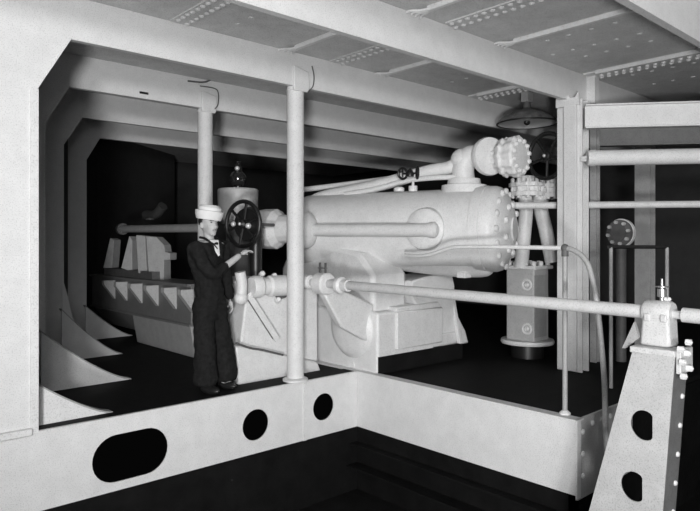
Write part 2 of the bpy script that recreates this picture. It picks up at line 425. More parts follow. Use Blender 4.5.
# ================================================================ HANDRAILS
A = atX(565, 248, 4.83); foot = atX(563.5, 414, 4.80)
root = thing('handrail', (A.x, A.y, 0.012), 'white pipe handrail on the platform edge curving down beside the corner', 'handrail')
end = atX(405, 255, 4.90)
MB().tube([end, atX(418, 256, 4.86), atX(432, 254, 4.84), atX(447, 249, 4.83), atX(458, 247, 4.83), atX(500, 247, 4.83), A], .019, 12).build('top_rail', 'white', root)
MB().tube([A, atX(573, 250, 4.83), atX(583, 257, 4.83), atX(590, 270, 4.83), atX(597, 305, 4.83), atX(604, 375, 4.83), (4.83, 2.33, .0), (4.83, 2.31, -.35), (4.83, 2.31, PIT)], .022, 12).build('sloping_rail', 'grey', root)
MB().tube([A, (A.x, A.y, .02)], .021, 12, False).build('post', 'grey', root)
MB().sph(A, .034).cyl(A-Z*.07, A-Z*.02, .028).build('tee_fitting', 'dgrey', root)
MB().lathe((A.x, A.y, .012), Z, [(0, 0), (.045, 0), (.045, .012), (.025, .03), (0, .03)]).build('base_flange', 'white', root)
B1 = at(611, 247, 6.2); B2 = at(667, 247, 6.2)
root = thing('handrail', (B1.x, B1.y, 0), 'far dark handrail with two thin grey posts behind the pedestal', 'handrail')
MB().tube([B1-R*.03, B2+R*.02], .018, 12, False).build('top_rail', 'black', root)
for q in (B1, B2): MB().tube([q, (q.x, q.y, 0)], .018, 12, False).build('post', 'grey', root)

# ================================================================ SHAFT AND ITS BEARING PEDESTAL
SX = 4.18; SZ = .985
sh = thing('drive_shaft', (SX, 3, SZ), 'long white horizontal shaft crossing in front of the machine to the pedestal', 'shaft')
Yp = atX(652, 300, SX).y
MB().cyl((SX, 5.45, SZ+.03), (SX, Yp-.02, SZ), .0445, seg=32).build('shaft_rod', 'shaftw', sh)
yr = atX(683, 312, SX).y
MB().cyl((SX, Yp-.02, SZ), (SX, .2, SZ-.03), .026).build('journal', 'steel', sh)
MB().cyl((SX, yr, SZ), (SX, .2, SZ-.03), .046).build('sleeve', 'shaftw', sh)
# pedestal
px = SX
root = thing('bearing_pedestal', (px, Yp, PIT), 'tapered white riveted plate pedestal carrying the shaft bearing at lower right', 'pedestal')
XF = px-.14
def fp(u, v): q = atX(u, v, XF); return (q.y, q.z)
TL = fp(634, 349); TR = fp(676, 352); BL = fp(588, 518); BR = fp(663, 518)
def ext(T, B_, z): t = (z-T[1])/(B_[1]-T[1]); return (T[0]+(B_[0]-T[0])*t, z)
BL2 = ext(TL, BL, PIT+.03); BR2 = ext(TR, BR, PIT+.03)
def hole(u, v, rr): y, z = fp(u, v); return [(-y-rr*.0+yy, zz) for yy, zz in circ(0, z, rr, 24)]
def teardrop(u, v, rx, rz):
    y, z = fp(u, v); pts = []
    for k in range(24):
        a = 2*PI*k/24; x = math.cos(a)*rx; 
        if x > rx*.62: x = rx*.62
        pts.append((-y+x, z+math.sin(a)*rz))
    return pts
b = MB(); b.plate([(-TL[0], TL[1]), (-BL2[0], BL2[1]), (-BR2[0], BR2[1]), (-TR[0], TR[1])], [teardrop(645, 425, .085, .095), teardrop(635, 486, .085, .095)], (XF, 0, 0), (0, -1, 0), (0, 0, 1), .016)
b.build('face_plate', 'dimw', root, smooth=False)
b = MB(); b.prism([(XF, TR[0], TR[1]), (XF, TR[0]+.012, TR[1]), (XF, BR2[0]+.012, BR2[1]), (XF, BR2[0], BR2[1])], (.20, 0, 0))
sp_ = b.build('side_plate', 'shadew', root, smooth=False)  # side turned from the light, darkened in its colour
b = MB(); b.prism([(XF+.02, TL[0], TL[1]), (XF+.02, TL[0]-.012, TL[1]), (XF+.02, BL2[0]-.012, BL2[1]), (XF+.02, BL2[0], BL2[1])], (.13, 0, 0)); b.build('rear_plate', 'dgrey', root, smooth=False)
MB().box((XF-.06, BR2[0]-.1, PIT), (XF+.24, BL2[0]+.1, PIT+.04)).build('base_plate', 'grey', root, bev=.005)
n_ = 11; r0 = None
for k in range(n_):
    t = (k+.6)/n_; y = TR[0]+(BR2[0]-TR[0])*t; z = TR[1]+(BR2[1]-TR[1])*t
    if r0 is None: r0 = MB().dome((XF+.15, y, z), (0, -1, 0), .018, .016).build('rivet', 'white', sp_); o0 = Vector((0, y, z))
    else: c_ = r0.copy(); c_.location = Vector((0, y, z))-o0; C.objects.link(c_)
yc = (TL[0]+TR[0])/2; zt = TL[1]
b = MB(); b.box((XF-.02, TR[0]-.0, zt-.02), (XF+.17, TL[0]+.02, zt+.02)); b.box((XF-.005, TR[0]-.03, zt-.12), (XF+.19, TR[0]-.0, zt+.03)); b.build('head_plate', 'shaftw', root, bev=.006)
# bolt cluster on the right of the head
for k, (u, v) in enumerate(((678, 349), (685, 353), (680, 362), (687, 368), (681, 376), (686, 342))):
    q = atY(u, v, TR[0]-.03)
    b = MB(); b.hexb((q.x, TR[0]-.03, q.z), (0, -1, 0), .02, .03); b.dome((q.x, TR[0]-.06, q.z), (0, -1, 0), .011); b.build('bolt', 'cast', root)
wy = .11
b = MB(); b.prism([(XF+.06, yc-wy+.04, zt+.02), (XF+.06, yc-wy+.05, SZ-.02), (XF+.06, yc+wy-.005, SZ-.02), (XF+.06, yc+wy+.01, zt+.02)], (.15, 0, 0)); b.build('bearing_block', 'shaftw', root, bev=.018)
b = MB(); b.lathe((SX, yc+.115, SZ), (0, -1, 0), [(0, 0), (.07, 0), (.08, .02), (.08, .16), (.07, .175), (0, .175)], 32); b.build('bearing_cap', 'shaftw', root)
for s in (-1, 1):
    b = MB(); b.box((SX-.09, yc+.02+s*.05-.02, SZ-.05), (SX+.09, yc+.02+s*.05+.02, SZ+.0)); b.build('cap_lug', 'shaftw', root, bev=.008)
b = MB(); b.lathe((SX, yc+.01, SZ+.08), Z, [(0, 0), (.014, 0), (.014, .02), (.028, .025), (.028, .075), (.012, .078), (.012, .085), (.042, .086), (.042, .092), (.01, .094), (.007, .14), (0, .14)]); oc = b.build('oil_cup', 'brass', root)
q = atX(667, 297, SX+.02); b = MB(); b.cyl((SX+.02, q.y, SZ+.05), (SX+.02, q.y, SZ+.09), .012); b.sph((SX+.02, q.y-.012, SZ+.09), .014).sph((SX+.02, q.y+.012, SZ+.09), .014); b.build('wing_nut', 'cast', root)
b = MB(); q0 = atX(634, 322, XF+.06); q1 = atX(622, 348, XF+.06); b.prism([q0, q0+Vector((0, -.03, -.10)), q1+Vector((0, -.02, 0)), q1], (.03, 0, 0)); b.build('side_strut', 'grey', root)

# ================================================================ MAIN MACHINE (axis 62 deg left of the view axis)
xl = (-F*.469+R*.883).normalized(); yl = Vector((-xl.y, xl.x, 0))
cap = at(499, 229, 6.9); CR = .465
def onl(u, v, off=0):       # point in the vertical plane parallel to the axis, 'off' metres behind (yl) of the axis
    q = F+R*((u-U0)/FO); o = cap+yl*off; d = o.dot(yl)/q.dot(yl); return at(u, v, d)
eng = thing('steering_engine', (5.3, 5.4, 0), 'large white steering engine with a horizontal cylinder on a cast bed', 'machine')
Lc = 2.55
MB().lathe(cap-xl*Lc, xl, [(0, 0), (.30, 0), (.41, .06), (.45, .14), (CR-.01, .3), (CR-.01, Lc-.22), (CR+.015, Lc-.21), (CR+.015, Lc-.11), (CR, Lc-.1), (CR, Lc-.06)], 56).build('cylinder', 'cast', eng)
ec = MB().lathe(cap-xl*.1, xl, [(0, 0), (CR+.008, 0), (CR+.008, .08), (CR-.01, .13), (CR-.06, .175), (CR-.15, .22), (CR-.24, .245), (.14, .265), (.13, .28), (0, .285)], 56).build('end_cap', 'cast', eng)
bo = None
for ring, (rr, hh, n) in enumerate(((CR-.055, .065, 16), (CR-.2, .13, 9))):
    for k in range(n):
        a = 2*PI*k/n; q = (yl*math.cos(a)+Z*math.sin(a))*rr+xl*hh
        if bo is None:
            bo = MB().lathe(cap, xl, [(0, 0), (.036, 0), (.036, .024), (.022, .036), (0, .038)], 12).build('bolt', 'cast', ec); bo.location = q
        else: c_ = bo.copy(); c_.location = q; C.objects.link(c_)
# rod tube with bosses
po = -.56
r1 = onl(436, 230, po); r2 = onl(306, 230, po); ax = (r1-r2).normalized()
MB().lathe(r2, ax, [(0, 0), (.072, 0), (.072, (r1-r2).length-.10), (.085, (r1-r2).length-.06), (.085, (r1-r2).length-.01), (.05, (r1-r2).length+.02), (0, (r1-r2).length+.02)]).build('rod_tube', 'cast', eng)
MB().lathe(r2+ax*.10, -ax, [(0, -.02), (.09, -.02), (.20, .05), (.22, .09), (.22, .16), (.14, .18), (.14, .4), (0, .4)], 40).build('tube_flange', 'cast', eng)
g1 = onl(259, 229, po); g2 = onl(287, 229, po)
bs = MB().lathe(g1, (g2-g1), [(0, -.02), (.15, -.02), (.205, 0), (.23, .03), (.238, .10), (.238, .27), (.21, .30), (.17, .34), (.16, .50), (0, .50)], 48, 12, .02).build('gland_boss', 'cast', eng)
# saddle, boss where the tube meets the cylinder
q = onl(425, 229, -.45); MB().lathe(q, -yl, [(0, -.1), (.25, -.1), (.22, .02), (.14, .07), (0, .07)], 40).build('tube_saddle', 'cast', eng)
# belly under the cylinder
a_ = onl(405, 256, 0); b_ = onl(492, 258, 0)
MB().tube([a_+xl*(-.25)+Z*.08, a_+Z*.04, (a_+b_)/2-Z*.0, b_-xl*.22+Z*.0, b_-xl*.10+Z*.01, b_-xl*.02+Z*.05], [.22]*25+[.21,.19,.15,.12,.08,.03], 32).build('lower_belly', 'cast', eng)
q = onl(464, 276, -.12); MB().box(q-Vector((.06, .06, .02)), q+Vector((.06, .06, .05))).build('drain_lug', 'cast', eng, bev=.01)
# upper casing left of the pedestal gap
YB = 4.86
def fY(u, v, Y): return atY(u, v, Y)
XB = 4.80
def fX(u, v, X): return atX(u, v, X)
MB().box((XB, YB, 0), (5.75, 6.75, .67)).build('bed', 'cast', eng, bev=.03)
MB().box((5.7, YB+.0, .19), (6.28, 6.25, .34)).build('bed_extension', 'cast', eng, bev=.02)
MB().box((XB+.015, YB-.012, -.003), (6.27, 6.24, .188)).build('plinth', 'floor', eng, smooth=False)
b = MB()
x0 = XB+.05; y0 = YB+.12
pr = [(y0, .64), (y0, 1.08), (y0+.25, 1.32), (y0+.9, 1.42), (6.5, 1.40), (6.7, 1.1), (6.7, .64)]
b.prism([(x0, y, z) for y, z in pr], (.55, 0, 0)); b.build('upper_casing', 'cast', eng, bev=.05)
# round housing on the bed side with bands
q = fX(352, 330, XB)
b = MB(); b.lathe((XB+.1, q.y, q.z+.03), (-1, 0, 0), [(0, 0), (.34, 0), (.34, .11), (.30, .15), (.29, .16), (.25, .17), (.12, .19), (0, .19)], 48); b.build('round_cover', 'cast', eng)
q = fX(353, 366, XB); b = MB(); b.torus((XB-.004, q.y, q.z+.01), (1, 0, 0), .026, .008, 20); b.cyl((XB, q.y, q.z+.01), (XB-.01, q.y, q.z+.01), .018); b.build('drain_plug', 'cast', eng)
# box cover on the bed front
q0 = fY(394, 354, YB); q1 = fY(441, 312, YB)
b = MB(); b.box((q0.x+.02, YB-.03, .24), (q1.x, YB+.02, .66)); b.build('box_cover', 'cast', eng, bev=.015)
b = MB(); zc = .66
b.prism([(q0.x+.02, YB-.012, zc), (q0.x+.04, YB-.012, zc+.05), (q1.x-.06, YB-.012, zc+.07), (q1.x, YB-.012, zc)], (0, .3, 0)); b.build('box_lid', 'cast', eng, bev=.015)
# flaring pedestal under the cylinder
YP = YB+.02
prof = [(415, 303), (409, 291), (413, 281), (425, 277), (440, 274), (452, 272), (455, 285), (455, 303), (458, 315), (466, 331), (469, 343), (441, 349), (441, 312), (420, 311)]
b = MB(); b.prism([tuple(atY(u, v, YP)) for u, v in prof], (0, .45, 0)); b.build('cylinder_pedestal', 'cast', eng, bev=.02)
b = MB()
p0_ = atY(455, 300, YP-.0); b.prism([(p0_.x-.02, YP-.1, .2), (p0_.x+.02, YP-.1, .2), (p0_.x+.02, YP+.05, .9), (p0_.x-.02, YP+.05, .9)], (.0, .05, 0)); b.build('rib', 'cast', eng)
# clutter on the casing: cam, band and shaft-end fork
def lump(name, u, v, d, r, sc, m='cast'):
    return MB().sph(at(u, v, d), r, sc).build(name, m, eng)
q = Vector((SX, 5.28, SZ+.03))
b = MB(); b.lathe(q+Vector((0, .06, 0)), (0, -1, 0), [(0, 0), (.075, 0), (.075, .10), (.06, .12), (0, .12)]); b.build('shaft_coupling', 'cast', sh)
b = MB(); b.lathe((SX, 4.80, SZ+.02), (0, -1, 0), [(0, 0), (.07, 0), (.085, .02), (.085, .06), (.06, .08), (.06, .16), (0, .16)]); b.build('collar', 'cast', sh)
# crank fork standing behind the shaft
fy = atX(331, 285, SX+.1).y
fk = eng
b = MB(); b.lathe((SX, fy+.09, SZ+.022), (0, -1, 0), [(0, 0), (.10, 0), (.115, .02), (.115, .15), (.10, .17), (0, .17)], 32); b.build('shaft_bearing', 'cast', fk)
b = MB(); b.prism([(SX-.09, fy-.05, SZ), (SX+.09, fy-.05, SZ), (XB+.06, fy-.05, .75), (XB+.06, fy-.05, .30), (SX+.2, fy-.05, .55)], (0, .1, 0)); b.build('bearing_arm', 'cast', fk, bev=.02)
b = MB(); b.box((SX-.02, fy-.055, SZ+.10), (SX-.005, fy-.035, SZ+.24)).box((SX-.02, fy+.035, SZ+.10), (SX-.005, fy+.055, SZ+.24)).box((SX-.03, fy-.06, SZ+.18), (SX+.0, fy+.06, SZ+.19)); b.build('clamp_bolts', 'dgrey', fk)
# left end casting below the handwheel, partly seen beside the near stanchion
lo = thing('valve_gear_casting', (3.9, 5.7, 0), 'bulky white casting with a sloping lever between sailor and near stanchion', 'machine')
YK = 5.48
b = MB(); b.prism([tuple(atY(u, v, YK)) for u, v in ((239, 388), (236, 346), (262, 350), (318, 362), (325, 382))], (0, .5, 0)); k_ = b.build('lower_casting', 'cast', lo, bev=.02)
k_.data.update()
b = MB(); b.prism([tuple(atY(u, v, YK+.06)) for u, v in ((240, 348), (246, 300), (243, 282), (262, 277), (318, 282), (318, 362))], (0, .5, 0)); b.build('middle_casting', 'cast', lo, bev=.02)
b = MB(); b.lathe(atY(251, 287, YK-.02), (1, -.05, 0), [(0, 0), (.10, .0), (.115, .03), (.115, .10), (.09, .13), (.09, .20), (.11, .22), (.11, .42), (0, .42)], 28); b.build('gear_drum', 'cast', lo)
b = MB(); b.tube([atY(240, 272, YK-.03), atY(242, 285, YK-.03), atY(241, 297, YK-.03)], .055, 16); b.sph(atY(241, 298, YK-.03), .07); b.build('hanging_cylinder', 'cast', lo)
b = MB(); p1, p2 = atY(249, 296, YK+.0), atY(276, 338, YK+.0); dd = (p2-p1).normalized(); nn = dd.cross(Vector((0, 1, 0)))
b.obox((p1+p2)/2, dd, (0, 1, 0), nn, (p2-p1).length/2+.03, .02, .035); b.build('sloping_lever', 'cast', lo, bev=.008)
b = MB(); b.tube([atY(248, 300, YK-.025), atY(262, 322, YK-.025), atY(273, 339, YK-.025)], .006, 8); b.build('lever_link_rod', 'dgrey', lo)
b = MB(); b.tube([atY(236, 343, YK-.03), atY(250, 348, YK-.03), atY(262, 350, YK-.03), atY(283, 355, YK-.03)], .011, 8); b.build('joint_seam_rod', 'dgrey', lo)
b = MB(); b.box(atY(256, 283, YK-.05), atY(284, 276, YK+.25)); b.build('top_ledge', 'cast', lo, bev=.02)
for u, v in ((262, 274), (274, 276), (284, 279), (278, 300), (268, 291)):
    MB().lathe(atY(u, v, YK+.0), (-.4, -1, .3), [(0, -.05), (.03, -.05), (.03, .03), (.02, .045), (0, .045)], 10).build('bolt', 'cast', lo)
MB().sph(atY(281, 296, YK+.05), .05, (1.4, 1, .6)).build('grease_nipple', 'dgrey', lo)

# ---- pipes and elbow on top of the cylinder
tp = eng
base = onl(464, 186, 0)
MB().lathe((base.x, base.y, cap.z+CR-.06), Z, [(0, 0), (.26, 0), (.25, .09), (.19, .10), (.18, .16), (0, .16)], 40).build('saddle_flange', 'cast', tp)
el = [(base.x, base.y, cap.z+CR+.05), onl(463, 168, 0), onl(468, 158, 0), onl(478, 156, 0), onl(488, 156, 0)]
MB().tube(el, .125, 28).sph(onl(462, 160, 0), .13).build('elbow', 'cast', tp)
fx = (xl*.93-F*.32).normalized()
fx2 = (xl*.55-F*.83).normalized()
MB().lathe(onl(486, 157, 0), fx2, [(0, 0), (.17, 0), (.205, .015), (.215, .05), (.205, .09), (.12, .10), (0, .10)], 48).build('disc_flange', 'cast', tp)
MB().lathe(onl(502, 158, 0), fx, [(0, -.2), (.12, -.2), (.12, 0), (.17, 0), (.20, .02), (.215, .06), (.19, .085), (.19, .12), (.215, .135), (.22, .20), (.20, .225), (.11, .24), (0, .245)], 72, 12, .045).build('bolted_bonnet', 'cast', tp)
t1 = fx.cross(Z).normalized(); t2 = fx.cross(t1); b0 = None
for k in range(12):
    a = 2*PI*(k+.5)/12; q = (t1*math.cos(a)+t2*math.sin(a))*.165
    if b0 is None: b0 = MB().lathe(onl(502, 158, 0)+fx*.215, fx, [(0, 0), (.027, 0), (.027, .03), (.016, .045), (0, .045)], 8).build('bolt', 'cast', tp); b0.location = q
    else: c_ = b0.copy(); c_.location = q; C.objects.link(c_)
MB().tube([onl(459, 162, 0), onl(448, 168, -.02), onl(430, 171, -.04), onl(408, 177, -.05), onl(375, 186, -.05), onl(345, 192, -.05), onl(322, 197, -.05), onl(308, 204, -.06)], .075, 20).build('upper_pipe', 'cast', tp)
MB().tube([onl(455, 177, -.1), onl(430, 178, -.12), onl(405, 181, -.12), onl(375, 189, -.12), onl(345, 194, -.12)], .030, 16).build('lower_pipe', 'cast', tp)
MB().tube([onl(395, 178, .1), onl(350, 184, .12), onl(300, 190, .14)], .035, 16).build('rear_pipe', 'cast', tp)
# two white caps and small black cock on the cylinder
q = onl(413, 187, -.2)
ck = thing('stopcock', q-Z*.02, 'small black stopcock with cross handles on the cylinder top', 'valve')
MB().cyl(q-Z*.05, q+Z*.012, .05).cyl(q, q+Z*.07, .016).build('white_base', 'cast', ck)
b = MB(); w = onl(410, 174, -.2); b.lathe(w-Z*.03, Z, [(0, 0), (.045, 0), (.05, .03), (.03, .07), (0, .10)], 12); b.build('valve_body', 'black', ck)
for s in (-1, 1):
    b = MB(); ww = w+xl*.09*s+Z*.01; b.torus(ww, (xl*s+yl*.6), .062, .014, 18); b.tube([w, ww], .010, 8, False); b.tube([ww-Z*.04, ww+Z*.05], .008, 8, False); b.build('cross_handle', 'black', ck)
q = onl(399, 188, -.2); o = MB().lathe(q-Z*.04, Z, [(0, 0), (.06, 0), (.06, .04), (.03, .055), (0, .055)]).build('filler_cap', 'cast', None, loc=q-Z*.04); tag(o, 'low round white filler cap left of the black stopcock', 'cap')

# ================================================================ HANDWHEELS
def handwheel(c, ax, Rr, r, label, m, stem, spokes=5, stemcol='dgrey'):
    c = Vector(c); ax = Vector(ax).normalized(); root = thing('handwheel', c, label, 'wheel')
    MB().torus(c, ax, Rr, r, 48).build('rim', m, root)
    t1 = ax.cross(Z).normalized(); t2 = ax.cross(t1)
    for k in range(spokes):
        a = 2*PI*k/spokes+.3; MB().tube([c-ax*.01, c+(t1*math.cos(a)+t2*math.sin(a))*Rr], r*.7, 8, False).build('spoke', m, root)
    MB().lathe(c-ax*.04, ax, [(0, 0), (r*2.2, 0), (r*2.2, .07), (r, .09), (0, .09)], 16).build('hub', m, root)
    MB().sph(c+ax*.05, r*.8).build('hub_nut', 'steel', root)
    MB().cyl(c, c-ax*stem, .018).build('stem', stemcol, root)
    return root
wc = at(243, 224, 6.75)
wax = (-xl*.45-F*.80).normalized()
hw = handwheel(wc, wax, .242, .023, 'large black handwheel under the sailor\'s hand', 'black', .5, 6)
MB().lathe(wc-wax*.12, wax, [(0, 0), (.17, 0), (.19, .03), (.17, .08), (0, .08)]).build('gear_housing', 'black', hw)
MB().sph(wc+wax*.02+R*.07-Z*.02, .034).build('bright_boss', 'steel', hw)
MB().sph(wc+wax*.02-R*.09, .028).build('bright_boss', 'steel', hw)
# wheel stand (dark) beneath
MB().tube([wc-wax*.2, wc-wax*.2-Z*.6], .07, 14, False).build('wheel_stand', 'black', hw)
hc = at(547, 156, 7.35)
handwheel(hc, (-F*.55+R*-.83), .262, .026, 'upright dark handwheel beside the wide white column', 'black', .22, 5)

# ================================================================ DRUM WITH GLOBE behind the wheel
dc = at(238, 200, 7.9)
dr = thing('oil_tank', (dc.x, dc.y, 0), 'white upright cylindrical tank behind the large handwheel', 'tank')
zt_ = hz(189, 7.9)
MB().lathe((dc.x, dc.y, 0), Z, [(0, zt_-.44), (.2, zt_-.44), (.245, zt_-.40), (.255, zt_-.02), (.24, zt_), (0, zt_)], 48).build('tank_body', 'dimw', dr)  # white tank, its shade put into the colour
MB().lathe((dc.x, dc.y, 0), Z, [(0, 0), (.24, 0), (.24, .06), (.15, .12), (.15, zt_-.43), (0, zt_-.43)], 32).build('tank_pedestal', 'dgrey', dr)
gl = thing('globe_lamp', (dc.x, dc.y, zt_), 'dark glass globe with a bright highlight on top of the white tank', 'lamp')
gz = hz(179, 7.9)
MB().lathe((dc.x, dc.y, zt_), Z, [(0, 0), (.07, 0), (.07, .03), (0, .03)]).sph((dc.x, dc.y, gz), .105, (1, 1, 1), 28, 18).build('globe', 'glass', gl)
MB().sph((dc.x-.03, dc.y-.03, gz+.13), .03).build('glint_ball', 'steel', gl)  # small ball added as the bright glint above the globe
MB().lathe((dc.x, dc.y, gz+.08), Z, [(0, 0), (.05, 0), (.05, .05), (.03, .09), (.03, .14), (0, .14)]).build('cap', 'glass', gl)

# ================================================================ VALVE CHEST AND PIPES, RIGHT OF THE CAP
D = 7.9
vc = thing('valve_chest', (*at(526, 300, D).xy, 0), 'white bolted valve chest on a round foot right of the cylinder end', 'valve chest')
cA = at(526, 300, D)
zb, ztp = hz(343, D), hz(268, D)
hx = Vector((0, 1, 0))
cc = Vector((cA.x+.03, cA.y, 0))
b = MB(); b.box((cc.x-.17, cc.y-.20, zb+.04), (cc.x+.17, cc.y+.20, ztp)); b.build('chest_body', 'dimw', vc, bev=.02)  # white chest, colour lowered to stand in for shade
MB().cyl((cc.x, cc.y, -.003), (cc.x, cc.y, zb), .2).build('foot', 'black', vc)
MB().lathe((cc.x, cc.y, zb), Z, [(0, 0), (.32, 0), (.33, .02), (.32, .05), (0, .05)], 48).build('round_flange', 'cast', vc)
for k, z_ in ((0, zb+.2), (1, ztp-.2)):
    q = Vector((cc.x-.17, cc.y-.1, z_)); b = MB(); b.torus(q, (1, 0, 0), .06, .012, 24); b.lathe(q, (-1, 0, 0), [(0, 0), (.03, 0), (.02, .03), (0, .03)], 12); b.build('inspection_plug', 'cast', vc)
MB().box((cc.x-.21, cc.y-.24, ztp-.01), (cc.x+.21, cc.y+.24, ztp+.035)).build('lid', 'cast', vc, bev=.01)
b0 = None
for i in range(4):
    for j in range(3):
        q = Vector((-.16+.16*j, -.19+.127*i, 0))
        if b0 is None: b0 = MB().lathe((cc.x, cc.y, ztp+.035), Z, [(0, 0), (.03, 0), (.03, .04), (.02, .055), (0, .055)], 10).build('bolt', 'cast', vc); b0.location = q
        else: c_ = b0.copy(); c_.location = q; C.objects.link(c_)
MB().box((cc.x-.172, cc.y-.21, zb+.1), (cc.x+.1, cc.y-.2, ztp-.08)).build('side_cover', 'grey', vc)
# pipes above the chest
pv = thing('valve_manifold', (*at(532, 265, 7.9).xy, hz(268, 7.9)), 'pair of white curved pipes under a bolted flange beside the wide column', 'pipes')
q_ = lambda u, v, d=7.8: at(u, v, d)
MB().tube([q_(525, 196), q_(526, 210), q_(524, 235), q_(521, 268)], .085, 24).build('left_pipe', 'cast', pv)
MB().tube([q_(540, 196), q_(541, 210), q_(546, 232), q_(552, 262)], .085, 24).build('right_pipe', 'cast', pv)
for (u, v0, r) in ((527, 194, .215), (554, 195, .16)):
    p = q_(u, v0); fl = MB().lathe(p-Z*.03, Z, [(0, 0), (r, 0), (r, .05), (r*.85, .06), (r*.85, .11), (r, .12), (r, .165), (r*.5, .17), (r*.45, .25), (0, .25)], 60, 12, .03).build('bolted_flange', 'cast', pv)
    b0 = None
    for k in range(10):
        a = 2*PI*k/10; q = Vector((math.cos(a)*r*.85, math.sin(a)*r*.85, 0))
        if b0 is None: b0 = MB().lathe(p+Z*-.055, Z, [(0, 0), (.022, 0), (.022, .24), (.012, .25), (0, .25)], 8).build('bolt', 'cast', fl); b0.location = q
        else: c_ = b0.copy(); c_.location = q; C.objects.link(c_)
MB().lathe(q_(540, 200)-Z*.05, Z, [(0, 0), (.10, 0), (.10, .05), (0, .05)], 24).build('pipe_collar', 'cast', pv)

# ================================================================ HANGING LAMP SHADE
lc = at(527, 121, 8.0)
lp = thing('pendant_lamp', (lc.x, lc.y, DECK), 'wide dark enamel lamp shade hanging under the deck, unlit', 'lamp')
MB().obox((lc.x, lc.y, DECK-.09), (1, 0, 0), (0, 1, 0), Z, .07, .05, .066).build('mounting_box', 'grey', lp, bev=.01)
MB().lathe((lc.x, lc.y, lc.z-.03), Z, [(.375, 0), (.36, .03), (.30, .085), (.20, .13), (.10, .165), (.06, .19), (0, .19)], 48).build('shade', 'enamel', lp)
MB().lathe((lc.x, lc.y, lc.z-.035), Z, [(.372, 0), (.34, .012), (.22, .03), (.1, .035), (0, .035)], 48).build('reflector', 'lamp_in', lp)
MB().torus((lc.x, lc.y, lc.z-.032), Z, .372, .01, 48).build('rim', 'black', lp)
MB().cyl((lc.x, lc.y, lc.z+.14), (lc.x, lc.y, DECK-.022), .045).build('stem', 'dgrey', lp)
MB().sph((lc.x, lc.y, lc.z-.015), .04).build('bulb', 'glass', lp)

# ================================================================ FAR LEFT RAM HOUSING (row of gussets)
XR = 3.75
ya = atX(191, 300, XR).y; yb_ = atX(92, 290, XR).y
rh = thing('ram_housing', (XR, (ya+yb_)/2, 0), 'low white machine bench with a row of pointed gussets left of the sailor', 'machine')
z1, z0 = .90, .42
b = MB(); b.prism([(XR, ya, z0), (XR, ya, z1), (XR+.42, ya, z1), (XR+.42, ya, .1), (XR+.25, ya, .1)], (0, yb_-ya, 0)); b.build('upper_housing', 'shadew', rh, smooth=False, bev=.01)  # white housing, the dark of the far corner is in its colour
yc_ = atX(133, 335, XR).y
b = MB(); b.prism([(XR-.01, ya, .40), (XR+.4, ya, .40), (XR+.4, ya, -.003), (XR+.06, ya, -.003)], (0, yc_-ya, 0)); b.build('lower_housing', 'grey', rh, smooth=False, bev=.01)  # white too, shade put into the grey
MB().box((XR-.03, ya-.01, .395), (XR+.2, yb_, .425)).build('joint_flange', 'shadew', rh, smooth=False, bev=.004)
for u in (112, 124, 139, 155, 173, 190):
    y = atX(u, 290, XR-.05).y
    b = MB(); b.prism([(XR, y, .86), (XR-.16, y+.02, .86), (XR-.16, y+.02, .80), (XR, y, .58)], (0, .09, 0)); b.build('gusset', 'dimw', rh, smooth=False)
MB().box((XR-.05, ya, z1-.01), (XR+.43, yb_, z1+.02)).build('top_plate', 'shadew', rh, smooth=False)
# upright plates behind
up = rh
for k, (pts, d) in enumerate(((((146, 236), (156, 237), (164, 245), (165, 252), (170, 253), (170, 260), (164, 260), (164, 280), (149, 280)), 8.7), (((136, 235), (145, 236), (147, 275), (138, 273)), 8.9),
     (((129, 236), (132, 240), (132, 272), (121, 268)), 9.2), (((110, 238), (114, 240), (112, 268), (103, 268)), 9.7))):
    b = MB(); b.prism([tuple(at(u, v, d)) for u, v in pts], F*.16+R*.05); b.build('guide_plate', 'grey', up, smooth=False, bev=.008)  # white plates, grey colour stands in for their shade
b = MB(); b.box(at(165, 281, 8.75)-Z*.06, at(104, 268, 9.9)); b.build('base_rail', 'dgrey', up)
fp_ = thing('pipe', at(122, 229, 9.9), 'horizontal pipe in the dark ending behind the sailor\'s cap', 'pipe')
MB().tube([at(122, 229, 9.9), at(203, 228, 7.9)], .055, 20, False).build('pipe_run', 'grey', fp_)
MB().lathe(at(123, 229, 9.85), F*.8-R*.6, [(0, 0), (.09, 0), (.09, .08), (0, .08)]).build('end_flange', 'dgrey', fp_)
b = MB(); b.tube([at(146, 215, 9.5), at(156, 214, 9.3), at(163, 206, 9.2)], .07, 16); b.lathe(at(150, 220, 9.3), Z, [(0, 0), (.07, 0), (.07, .03), (0, .03)]); o = b.build('junction_elbow', 'hull', None, loc=at(150, 220, 9.3)); tag(o, 'dark pipe elbow barely seen above the far horizontal pipe', 'pipe')

